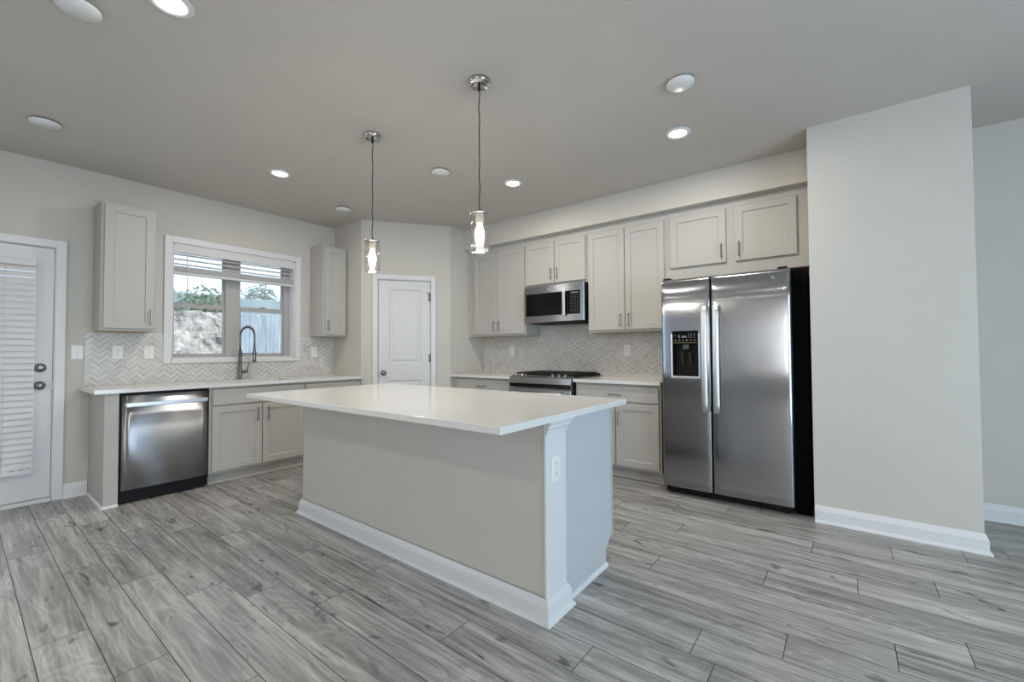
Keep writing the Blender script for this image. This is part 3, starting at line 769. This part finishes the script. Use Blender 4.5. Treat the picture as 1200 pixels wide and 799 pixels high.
# ------------------------------------------------------------------ microwave
def build_microwave():
    o = empty('microwave', (-2.50, 4.2, 1.50), 'stainless over the range microwave with black window', 'microwave')
    u0, u1, z0, z1 = -2.884, -2.126, 1.503, 1.911; fd = .385
    b = MB(FB); b.box(u0 + .002, u1 - .002, .012, fd - .012, z0 + .004, z1); b.build('body', M['black'], o)
    v = MB(FB); v.prism([(.03, z0 - .012), (.30, z0 - .012), (.35, z0 + .0035), (.012, z0 + .0035)], 'x', u0 + .05, u1 - .05)
    for k in range(2): v.box(u0 + .12 + k * .33, u0 + .32 + k * .33, .06, .24, z0 - .015, z0 - .011)
    v.build('vent_grille', M['black'], o)
    d = MB(FB); d.box(u0, u1, fd - .0115, fd + .012, z0, z1 - .001, .004); do = d.build('front_frame', M['steel_mw'], o)
    w = MB(FB); w.box(u0 + .018, -2.345, fd + .0105, fd + .0145, 1.577, 1.826, .001); w.build('door_window', M['bglass'], do)
    w = MB(FB); w.box(-2.345, -2.17, fd + .0105, fd + .0145, 1.577, 1.826, .001); cp = w.build('control_panel', M['bglass'], do)
    k = MB(FB)
    for r_ in range(9):
        for c_ in range(4):
            z = 1.598 + r_ * .022; u = -2.283 + c_ * .027
            k.box(u, u + .013, fd + .0144, fd + .0152, z, z + .005)
    k.build('keypad', M['key'], cp)
    k = MB(FB); k.box(-2.28, -2.19, fd + .0144, fd + .0152, 1.797, 1.810); k.build('clock_display', M['key'], cp)
    h = MB(FB); h.box(-2.372, -2.338, fd + .030, fd + .042, 1.565, 1.835, .004, 2)
    for z in (1.585, 1.815): h.box(-2.364, -2.346, fd + .010, fd + .033, z - .01, z + .01, .001)
    h.build('handle', M['handle'], do)
    g = MB(FB); g.lathe((-2.565, fd + .0115, 1.865), [(0, .0025), (.010, .0025), (.012, .001), (.012, 0), (0, 0)], 20, 'y'); g.build('badge', M['chrome'], do)
build_microwave()

# ------------------------------------------------------------------ refrigerator
def build_fridge():
    o = empty('refrigerator', (-.745, 4.0, 0), 'stainless side by side refrigerator with black ice dispenser', 'refrigerator')
    FF = lambda u, d, w: (u, 3.715 - d, w)      # d measured outwards from the cabinet's front
    b = MB(); b.box(-1.203, -.280, 3.722, 4.392, .03, 1.765, .004); b.build('cabinet_body', M['blackside'], o)
    b = MB(); b.box(-.2795, -.190, 3.735, 4.392, .004, 1.762, .003); b.build('gap_shade_box', M['blackside'], o)  # black box added so the gap beside the fridge reads as deep shade
    b = MB(); b.box(-1.19, -.30, 3.69, 3.74, .012, .062, .003)
    for k in range(40): b.box(-1.17 + k * .0217, -1.16 + k * .0217, 3.686, 3.692, .02, .054)
    b.build('base_grille', M['black'], o)
    for u in (-1.15, -.34):
        for y in (3.73, 4.3):
            f = MB(); f.lathe((u, y, 0), [(.022, 0), (.022, .01), (.01, .014), (.01, .035)], 12); f.build('foot', M['black'], o)
    def crowned(u0, u1, z0, z1, hole=None):
        """Door with a softly rounded front, optional rectangular opening."""
        t = bmesh.new(); n = 16
        us = sorted(set([u0 + (u1 - u0) * (0.5 - 0.5 * math.cos(math.pi * k / n)) for k in range(n + 1)] + ([hole[0], hole[1]] if hole else [])))
        zs = sorted(set([z0, z0 + .006, z1 - .03, z1 - .018, z1 - .008, z1] + [z0 + (z1 - z0) * k / 8 for k in range(1, 8)] + ([hole[2], hole[3]] if hole else [])))
        def fd(u, z):
            e = (u - u0) / (u1 - u0) * 2 - 1
            d = .075 - .004 * e ** 4 - (.010 if abs(e) > .999 else 0) - (.003 if abs(e) > .97 else 0)
            if z > z1 - .03: q = (z - (z1 - .03)) / .03; d -= .022 * q * q
            return d
        V = [[t.verts.new((u, fd(u, z), z)) for z in zs] for u in us]
        B = [[t.verts.new((u, 0, z)) for z in zs] for u in us]
        for i in range(len(us) - 1):
            for j in range(len(zs) - 1):
                if hole and us[i] >= hole[0] - 1e-6 and us[i + 1] <= hole[1] + 1e-6 and zs[j] >= hole[2] - 1e-6 and zs[j + 1] <= hole[3] + 1e-6: continue
                f = t.faces.new((V[i][j], V[i + 1][j], V[i + 1][j + 1], V[i][j + 1])); f.smooth = True
                t.faces.new((B[i][j], B[i + 1][j], B[i + 1][j + 1], B[i][j + 1]))
        for i in range(len(us) - 1):
            for j in (0, len(zs) - 1): t.faces.new((V[i][j], V[i + 1][j], B[i + 1][j], B[i][j]))
        for j in range(len(zs) - 1):
            for i in (0, len(us) - 1): t.faces.new((V[i][j], V[i][j + 1], B[i][j + 1], B[i][j]))
        m = MB(FF); m._take(t); return m
    H = (-1.118, -.912, .972, 1.342)
    dl = crowned(-1.205, -.823, .066, 1.772, H).build('freezer_door', M['steel_x'], o)
    dr = crowned(-.815, -.285, .066, 1.772).build('fridge_door', M['steel_x'], o)
    # ice and water dispenser
    s = MB(FF); a0, a1, c0, c1 = H
    s.box(a0, a0 + .008, -.001, .070, c0, c1); s.box(a1 - .008, a1, -.001, .070, c0, c1); s.box(a0 + .008, a1 - .008, -.001, .070, c1 - .006, c1); s.box(a0 + .008, a1 - .008, -.001, .072, c0, c0 + .012); s.box(a0 + .008, a1 - .008, -.001, .012, c0 + .012, c1 - .006)
    dp = s.build('dispenser', M['black'], dl)
    s = MB(FF); s.box(a0 - .011, a0 + .001, .066, .078, c0 - .006, c1 - .02, .003); s.box(a1 - .001, a1 + .011, .066, .078, c0 - .006, c1 - .02, .003); s.box(a0 - .011, a1 + .011, .066, .082, c0 - .018, c0 + .001, .004); s.build('dispenser_trim', M['handle'], dl)
    s = MB(FF); s.prism([(.012, 1.238), (.066, 1.238), (.070, 1.25), (.070, 1.335), (.012, 1.335)], 'x', a0 + .009, a1 - .009); s.build('dispenser_controls', M['bglass'], dl)
    s = MB(FF)
    for k in range(6): s.box(a0 + .022 + k * .03, a0 + .034 + k * .03, .0698, .0708, 1.262, 1.270)
    s.box(a0 + .01, a1 - .01, .0698, .0704, 1.243, 1.246); s.build('dispenser_buttons', M['keyy'], dl)
    s = MB(FF)
    for k in range(3):
        for j in range(3): s.box(a0 + .13 + k * .02, a0 + .138 + k * .02, .0698, .0704, 1.285 + j * .014, 1.291 + j * .014)
    s.build('dispenser_icons', M['key'], dl)
    for q in ((.075, .115, 1.287, 1.302), (.018, .028, 1.30, 1.308), (.05, .062, 1.285, 1.310)):
        s = MB(FF); s.box(a0 + q[0], a0 + q[1], .0698, .0704, q[2], q[3]); s.build('dispenser_display', M['key'], dl)
    s = MB(FF); s.box(-1.04, -.99, .02, .06, 1.19, 1.235, .004)
    for u in (-1.045, -.985): s.prism([(.02, 1.06), (.026, 1.06), (.056, 1.17), (.050, 1.17)], 'x', u - .008, u + .008)
    s.build('dispenser_levers', M['faucet'], dl)
    # handles
    for par, u, uo in ((dl, -.862, .006), (dr, -.776, -.006)):
        h = MB(FF); t = bmesh.new(); n = 14; rows = []
        for k in range(n + 1):
            z = .692 + (1.535 - .692) * k / n; e = 2 * k / n - 1; bow = .118 - .012 * e * e
            rows.append([t.verts.new(p) for p in ((u - .022, bow - .014, z), (u - .022, bow - .004, z), (u - .014, bow, z), (u + .014, bow, z), (u + .022, bow - .004, z), (u + .022, bow - .014, z))])
        for a, c_ in zip(rows, rows[1:]):
            for k in range(6): f = t.faces.new((a[k], a[(k + 1) % 6], c_[(k + 1) % 6], c_[k])); f.smooth = k in (1, 2, 3)
        t.faces.new(rows[0]); t.faces.new(rows[-1]); h._take(t)
        for z in (.715, 1.512): h.box(u - .012, u + .012, .068, .100, z - .018, z + .018, .003)
        h.build('handle', M['handle'], par)
    g = MB(FF); g.lathe((-.388, .0725, 1.708), [(0, .0035), (.013, .0035), (.0155, .002), (.0155, -.004), (0, -.004)], 24, 'y'); bo = g.build('badge', M['nickel'], dr)
    g = MB(FF); g.lathe((-.388, .0758, 1.708), [(.0105, .0), (.0118, .0), (.0118, .0008), (.0105, .0008), (.0105, 0)], 24, 'y')
    g.tube([(-.394, .0764, 1.703), (-.394, .0764, 1.713), (-.390, .0764, 1.714), (-.388, .0764, 1.706), (-.384, .0764, 1.703), (-.384, .0764, 1.713)], .0009, 5); g.build('monogram', M['chrome'], bo)
    for u in (-1.17, -.335):
        h = MB(FF); h.box(u - .03, u + .03, -.045, .03, 1.7735, 1.792, .004); h.build('hinge_cover', M['black'], o)
build_fridge()

# ------------------------------------------------------------------ island
def build_island():
    o = empty('kitchen_island', (-2.1, 1.95, 0), 'grey kitchen island with white base trim and corner column', 'kitchen island')
    x0, x1 = -3.18, -1.03; zt = CT - .0305
    b = MB(); b.box(x0, x1 - .012, 1.60, 1.74, 0, zt); b.build('seating_wall', M['wall'], o)
    b = MB(); b.box(x0 + .01, x1 - .035, 1.7405, 2.275, .10, zt); b.box(x0 + .01, x1 - .035, 1.7405, 2.215, 0, .0995); b.build('cabinet_box', M['cab'], o)
    b = MB(); b.prism([(1.7405, 0), (2.218, 0), (2.218, .092), (2.285, .150), (2.285, zt), (1.7405, zt)], 'x', x1 - .0345, x1 - .018); b.build('end_panel', M['panel'], o)
    b = MB(); b.box(x1 - .036, x1 - .016, 2.2855, 2.308, .13, zt, .001); b.build('face_frame', M['cab'], o)
    b = MB(); b.box(x1 - .0119, x1, 1.5935, 1.765, 0, zt, .0015); co = b.build('column', M['white'], o)
    pr = [(0, .815), (.006, .815), (.008, .828), (.016, .842), (.018, .856), (.026, .862), (.026, zt), (0, zt)]
    b = MB(); b.sweep([(x1, 1.5935), (x1, 1.7655), (x1 - .017, 1.7655)], pr, -1); b.build('capital', M['white'], co)
    b = MB(); b.box(x0 + .002, x1 - .013, 1.594, 1.5995, .822, zt); b.build('apron', M['wall'], o)
    pb = [(0, 0), (.030, 0), (.030, .007), (.026, .015), (.017, .021), (.016, .072), (.012, .086), (.006, .098), (.003, .105), (0, .105)]
    b = MB(); b.sweep([(x0, 2.2), (x0, 1.592), (x1, 1.592), (x1, 1.7655), (x1 - .017, 1.7655)], pb, -1); b.build('baseboard', M['white'], o)
    b = MB(); b.sweep([(x1 - .018, 1.797), (x1 - .018, 2.218)], [(0, 0), (.014, 0), (.013, .011), (.007, .019), (0, .021)], -1); b.build('shoe_molding', M['white'], o)
    FI = lambda u, d, w: (u, 2.276 + d, w)
    n = 4; w_ = (x1 - x0 - .09) / n
    for k in range(n):
        a = x0 + .02 + k * w_
        m = MB(FI); m.shaker(a + .004, a + w_ - .004, .122, .698, 0); p = m.build('door', M['cab'], o); pull(FI, a + (w_ - .045 if k % 2 == 0 else .045), .60, .02, True, p)
        m = MB(FI); m.box(a + .004, a + w_ - .004, 0, .02, .712, .852, .0025); p = m.build('drawer', M['cab'], o); pull(FI, a + w_ / 2, .782, .02, False, p)
build_island()
b = MB(); b.box(-3.215, -.985, 1.225, 2.375, CT - .03, CT, .003, 2)
tag(b.build('island_countertop', M['quartz'], base=(-2.1, 1.8, CT)), 'large white quartz top overhanging the kitchen island', 'countertop')

# ------------------------------------------------------------------ outlets and switches
def plate(F, name, label, u, w, kind, group, d0=0.0):
    o = empty(name, F(u, d0, w), label, 'outlet' if kind == 'outlet' else 'light switch', group)
    b = MB(F); b.box(u - .036, u + .036, d0 + .0002, d0 + .006, w - .058, w + .058, .002); b.build('cover_plate', M['plastic'], o)
    if kind == 'outlet':
        for s in (-1, 1):
            c_ = w + s * .021
            r = MB(F); r.prism([(u - .016, c_ - .008), (u - .010, c_ - .015), (u + .010, c_ - .015), (u + .016, c_ - .008), (u + .016, c_ + .008), (u + .010, c_ + .015), (u - .010, c_ + .015), (u - .016, c_ + .008)], 'y', d0 + .0055, d0 + .0085)
            ro = r.build('receptacle', M['plastic'], o)
            r = MB(F)
            for x in (-.006, .006): r.box(u + x - .0013, u + x + .0013, d0 + .0083, d0 + .0089, c_ - .002, c_ + .007)
            r.lathe((u, d0 + .0083, c_ - .008), [(.0028, 0), (.0028, .0006)], 8, 'y'); r.build('slots', M['slot'], ro)
    else:
        r = MB(F); r.box(u - .006, u + .006, d0 + .0055, d0 + .008, w - .012, w + .012); r.prism([(d0 + .006, w - .005), (d0 + .018, w + .004), (d0 + .018, w + .010), (d0 + .006, w + .006)], 'x', u - .0045, u + .0045); r.build('toggle', M['plastic'], o)
    for z in ((w,) if kind == 'outlet' else (w - .03, w + .03)):
        r = MB(F); r.lathe((u, d0 + .0058, z), [(.003, 0), (.003, .0008), (0, .0012)], 8, 'y'); r.build('screw', M['nickel'], o)
TS = .0088
plate(FL, 'light_switch', 'white switch plate beside the patio door casing', .636, 1.195, 'switch', 'wall plates')
plate(FL, 'power_outlet', 'white outlet on the tile above the dishwasher', .888, 1.192, 'outlet', 'wall plates', TS)
plate(FL, 'light_switch', 'white switch plate on tile left of the sink window', 1.105, 1.191, 'switch', 'wall plates', TS)
plate(FL, 'power_outlet', 'white outlet on tile right of the sink window', 2.664, 1.190, 'outlet', 'wall plates', TS)
plate(FB, 'power_outlet', 'white outlet on tile left of the range', -3.372, 1.19, 'outlet', 'wall plates', TS)
plate(FB, 'power_outlet', 'white outlet on tile between range and fridge', -1.822, 1.19, 'outlet', 'wall plates', TS)
plate(lambda u, d, w: (-1.03 + d, u, w), 'power_outlet', 'white outlet on the island corner column', 1.668, .655, 'outlet', 'wall plates')

# ------------------------------------------------------------------ pendants, recessed lights, ceiling discs
def build_pendant(x, y, label):
    o = empty('pendant_light', (x, y, CH), label, 'pendant light', 'pendants over the island')
    c_ = (x, y, CH)
    b = MB(); b.lathe(c_, [(.0, 0), (.064, 0), (.064, -.014), (.060, -.022), (.0, -.022)], 32); co = b.build('canopy', M['chrome'], o)
    for s in (-1, 1):
        k = MB(); k.lathe((x + s * .034, y + s * .022, CH - .021), [(.0055, 0), (.0055, -.008), (0, -.010)], 10); k.build('screw', M['faucet'], co)
    b = MB(); b.lathe((x, y, CH - .0215), [(.0085, 0), (.0085, -.035), (.004, -.040), (0, -.040)], 12); b.build('strain_relief', M['rubber'], co)
    b = MB(); n = 30
    b.tube([(x + .0022 * math.sin(k * 1.1), y + .002 * math.sin(k * .8 + 1), CH - .05 - (CH - .05 - 1.985) * k / n) for k in range(n + 1)], .0032, 8); b.build('cord', M['rubber'], o)
    b = MB(); b.lathe((x, y, 0), [(0, 1.992), (.010, 1.992), (.012, 1.982), (.053, 1.978), (.055, 1.972), (.053, 1.969), (.0, 1.969)], 28); b.build('cap', M['chrome'], o)
    b = MB(); b.lathe((x, y, 0), [(0, 1.9685), (.022, 1.9685), (.022, 1.925), (.019, 1.917), (0, 1.917)], 20); b.build('socket', M['socket'], o)
    b = MB(); b.lathe((x, y, 0), [(.0525, 1.9685), (.0525, 1.758), (.0505, 1.755), (.0485, 1.758), (.0485, 1.9685), (.0525, 1.9685)], 40); b.build('glass_shade', M['shade'], o)
    b = MB(); b.lathe((x, y, 0), [(0, 1.9165), (.014, 1.9165), (.016, 1.905), (.024, 1.880), (.028, 1.855), (.027, 1.835), (.022, 1.812), (.014, 1.793), (.009, 1.785), (0, 1.783)], 20); b.build('bulb', M['bulb'], o)
    l = lamp('pendant_glow', 'POINT', (x, y, 1.735), 6.0, (1.0, .93, .82), .04); l.parent = o; l.location = (0, 0, 1.735 - CH)
build_pendant(-1.629, 1.833, 'clear glass cylinder pendant nearer the fridge end of island')
build_pendant(-2.648, 1.822, 'clear glass cylinder pendant nearer the sink end of island')
def build_can(x, y, label, e=16):
    o = empty('recessed_light', (x, y, CH), label, 'ceiling light', 'recessed lights in the ceiling')
    b = MB(); b.lathe((x, y, CH), [(.088, 0), (.088, -.004), (.080, -.010), (.066, -.011), (.0565, -.004), (.0565, 0), (.088, 0)], 32); b.build('trim_ring', M['white'], o)
    b = MB(); b.lathe((x, y, CH), [(0, -.001), (.056, -.001), (.056, -.005), (.046, -.0075), (0, -.0085)], 28); b.build('lens', M['lens'], o)
    l = lamp('downlight', 'AREA', (x, y, CH - .013), e, (1.0, .94, .86), .12, aim=(0, 0, -1)); l.parent = o; l.location = (0, 0, -.013)
build_can(-.905, 3.157, 'lit recessed ceiling light in front of the fridge', 14)
build_can(-2.396, 3.152, 'lit recessed ceiling light in front of the microwave', 14)
build_can(-3.852, 1.716, 'lit recessed ceiling light nearest the sink window', 11.5)
build_can(-2.335, .567, 'large lit recessed ceiling light at the top edge')
build_can(-.2, -1.2, 'added unseen recessed ceiling light behind the viewer', 10)  # this and the following cans are unseen, added for light and reflections
build_can(-3.0, -1.2, 'added unseen recessed ceiling light behind the viewer near the patio door', 8)
build_can(-2.6, -4.1, 'added unseen recessed ceiling light of the far living room, sink wall side', 7)
build_can(-.9, -4.1, 'added unseen recessed ceiling light of the far living room, middle', 7)
build_can(-3.9, -4.1, 'added unseen recessed ceiling light of the far living room, near the sink wall', 6)
build_can(-1.8, -5.7, 'added unseen recessed ceiling light by the rear wall', 7)
def build_disc(x, y, r, label):
    o = empty('cover_disc', (x, y, CH), label, 'ceiling cover', 'round white covers on the ceiling')
    b = MB(); b.lathe((x, y, CH), [(0, 0), (r * .72, 0), (r * .72, -.012), (0, -.012)], 28); b.build('base_ring', M['slot'], o)
    b = MB(); b.lathe((x, y, CH - .0125), [(0, 0), (r, 0), (r, -.008), (r * .96, -.012), (0, -.013)], 36); b.build('cover', M['plastic'], o)
build_disc(-.711, 2.55, .076, 'round white ceiling cover beside the light above the fridge')
build_disc(-2.718, 2.545, .076, 'round white ceiling cover between the two pendants')
build_disc(-4.256, 2.556, .076, 'round white ceiling cover nearest the pantry corner')
build_disc(-4.203, .353, .076, 'round white ceiling cover above the patio door')
build_disc(-2.672, .318, .078, 'round white ceiling cover beside the light at the top edge')

# ------------------------------------------------------------------ outdoors seen through the window and door
b = MB(); b.box(-40, LW - .24, -30, 40, -.35, -.25)
struct(b.build('ground', M['dirt']), 'bare yard ground outside the window', 'ground')
def build_bank():
    m = MB(); t = bmesh.new(); rnd = random.Random(11); nx, ny = 40, 60; V = []
    for i in range(nx + 1):
        row = []
        for j in range(ny + 1):
            x = -6.6 - 5.2 * i / nx; y = -3.5 + 8.5 * j / ny
            z = -.30 + min(1, i / (nx * .8)) ** 0.8 * 2.35 + (rnd.uniform(-.05, .05) if i else 0)
            row.append(t.verts.new((x, y, z)))
        V.append(row)
    for i in range(nx):
        for j in range(ny): t.faces.new((V[i][j], V[i + 1][j], V[i + 1][j + 1], V[i][j + 1]))
    m._take(t); o = m.build('hill_bank', M['bank'])
    struct(o, 'dry grassy slope rising outside the sink window', 'hill')
    g = MB()
    for k in range(2600):
        x = rnd.uniform(-8.5, -6.8); i = (-6.6 - x) / 5.2; y = rnd.uniform(.6, 3.1)
        z = -.32 + min(1, i / .8) ** .8 * 2.35; h = rnd.uniform(.05, .22); a = rnd.uniform(0, 6.28); w = rnd.uniform(.006, .018); lx, ly = rnd.uniform(-.09, .09), rnd.uniform(-.09, .09)
        g.quad([(x - w * math.cos(a), y - w * math.sin(a), z), (x + w * math.cos(a), y + w * math.sin(a), z), (x + lx, y + ly, z + h)])
    tag(g.build('dry_grass', M['straw'], normals=False), 'tufts of dry pale grass on the bank outside the window', 'grass', kind='stuff')
build_bank()
def build_fence(name, x, y0, y1, z1, pw, m, label, gap=.006, zb=-.3):
    b = MB(); rnd = random.Random(4); y = y0
    o = empty(name, (x, (y0 + y1) / 2, zb + .05), label, 'fence')
    while y < y1:
        dz = rnd.uniform(-.012, .012); b.prism([(y + gap, zb + .05), (y + pw - gap, zb + .05), (y + pw - gap, z1 - .03 + dz), (y + pw - gap - .025, z1 + dz), (y + gap + .025, z1 + dz), (y + gap, z1 - .03 + dz)], 'x', x + rnd.uniform(0, .004), x + .022); y += pw
    b.build('pickets', m, o)
    r = MB()
    for z in (zb + .35, (zb + z1) / 2, z1 - .3): r.box(x - .04, x - .001, y0, y1, z - .045, z + .045)
    r.build('rails', m, o)
    k = y0 + .05
    while k < y1:
        p = MB(); p.box(x - .13, x - .041, k, k + .09, zb + .02, z1 - .05); p.build('post', m, o); k += 2.3
build_fence('wooden_fence', -8.6, 3.16, 8.0, 1.90, .142, M['fence'], 'weathered wooden picket fence outside the sink window')
build_fence('pale_fence', -14.0, -4.0, 12.0, 2.80, .20, M['pale'], 'pale tall fence far beyond the bank', .0015)
def build_tree(x, y, h, r, n, m, label, seed, sq=1.0):
    rnd = random.Random(seed); o = empty('tree', (x, y, -.26), label, 'tree', 'trees beyond the yard')
    b = MB(); b.tube([(x, y, -.27), (x + .03, y, h * .5), (x, y + .03, h * .85)], [.09, .07, .03], 8)
    for k in range(5):
        a = rnd.uniform(0, 6.28); b.tube([(x, y, h * .5 + .1 * k), (x + math.cos(a) * r * .6, y + math.sin(a) * r * .6, h * .65 + .12 * k)], [.03, .012], 6)
    b.build('trunk', M['bark'], o)
    f = MB(); cz = h - r * sq
    for k in range(n):
        while True:
            p = Vector((rnd.uniform(-1, 1), rnd.uniform(-1, 1), rnd.uniform(-1, 1)))
            if .25 < p.length < 1: break
        p = Vector((p.x * r, p.y * r, p.z * r * sq)) * (1 + .22 * math.sin(p.x * 9 + seed) * math.cos(p.y * 7 + p.z * 8))
        a = Vector((rnd.gauss(0, 1), rnd.gauss(0, 1), rnd.gauss(0, 1))).normalized() * rnd.uniform(.04, .085); c_ = a.orthogonal().normalized() * .03
        q = Vector((x, y, cz)) + p
        f.quad([q - a, q + c_, q + a, q - c_])
    f.build('foliage', m, o)
build_tree(-12.4, 3.80, 2.75, .62, 1500, M['leaf'], 'dense grey green tree standing before the pale fence', 2)
build_tree(-17.5, 7.1, 3.75, .62, 700, M['leaf2'], 'hazy tree behind the pale fence seen through the right panes', 5, .9)
build_tree(-20.0, 5.0, 3.6, .50, 350, M['leaf2'], 'hazy tree behind the pale fence seen at the left panes', 8, .8)
build_tree(-21.4, 6.3, 3.6, .45, 400, M['leaf2'], 'small hazy tree behind the pale fence, second from left', 9, .8)
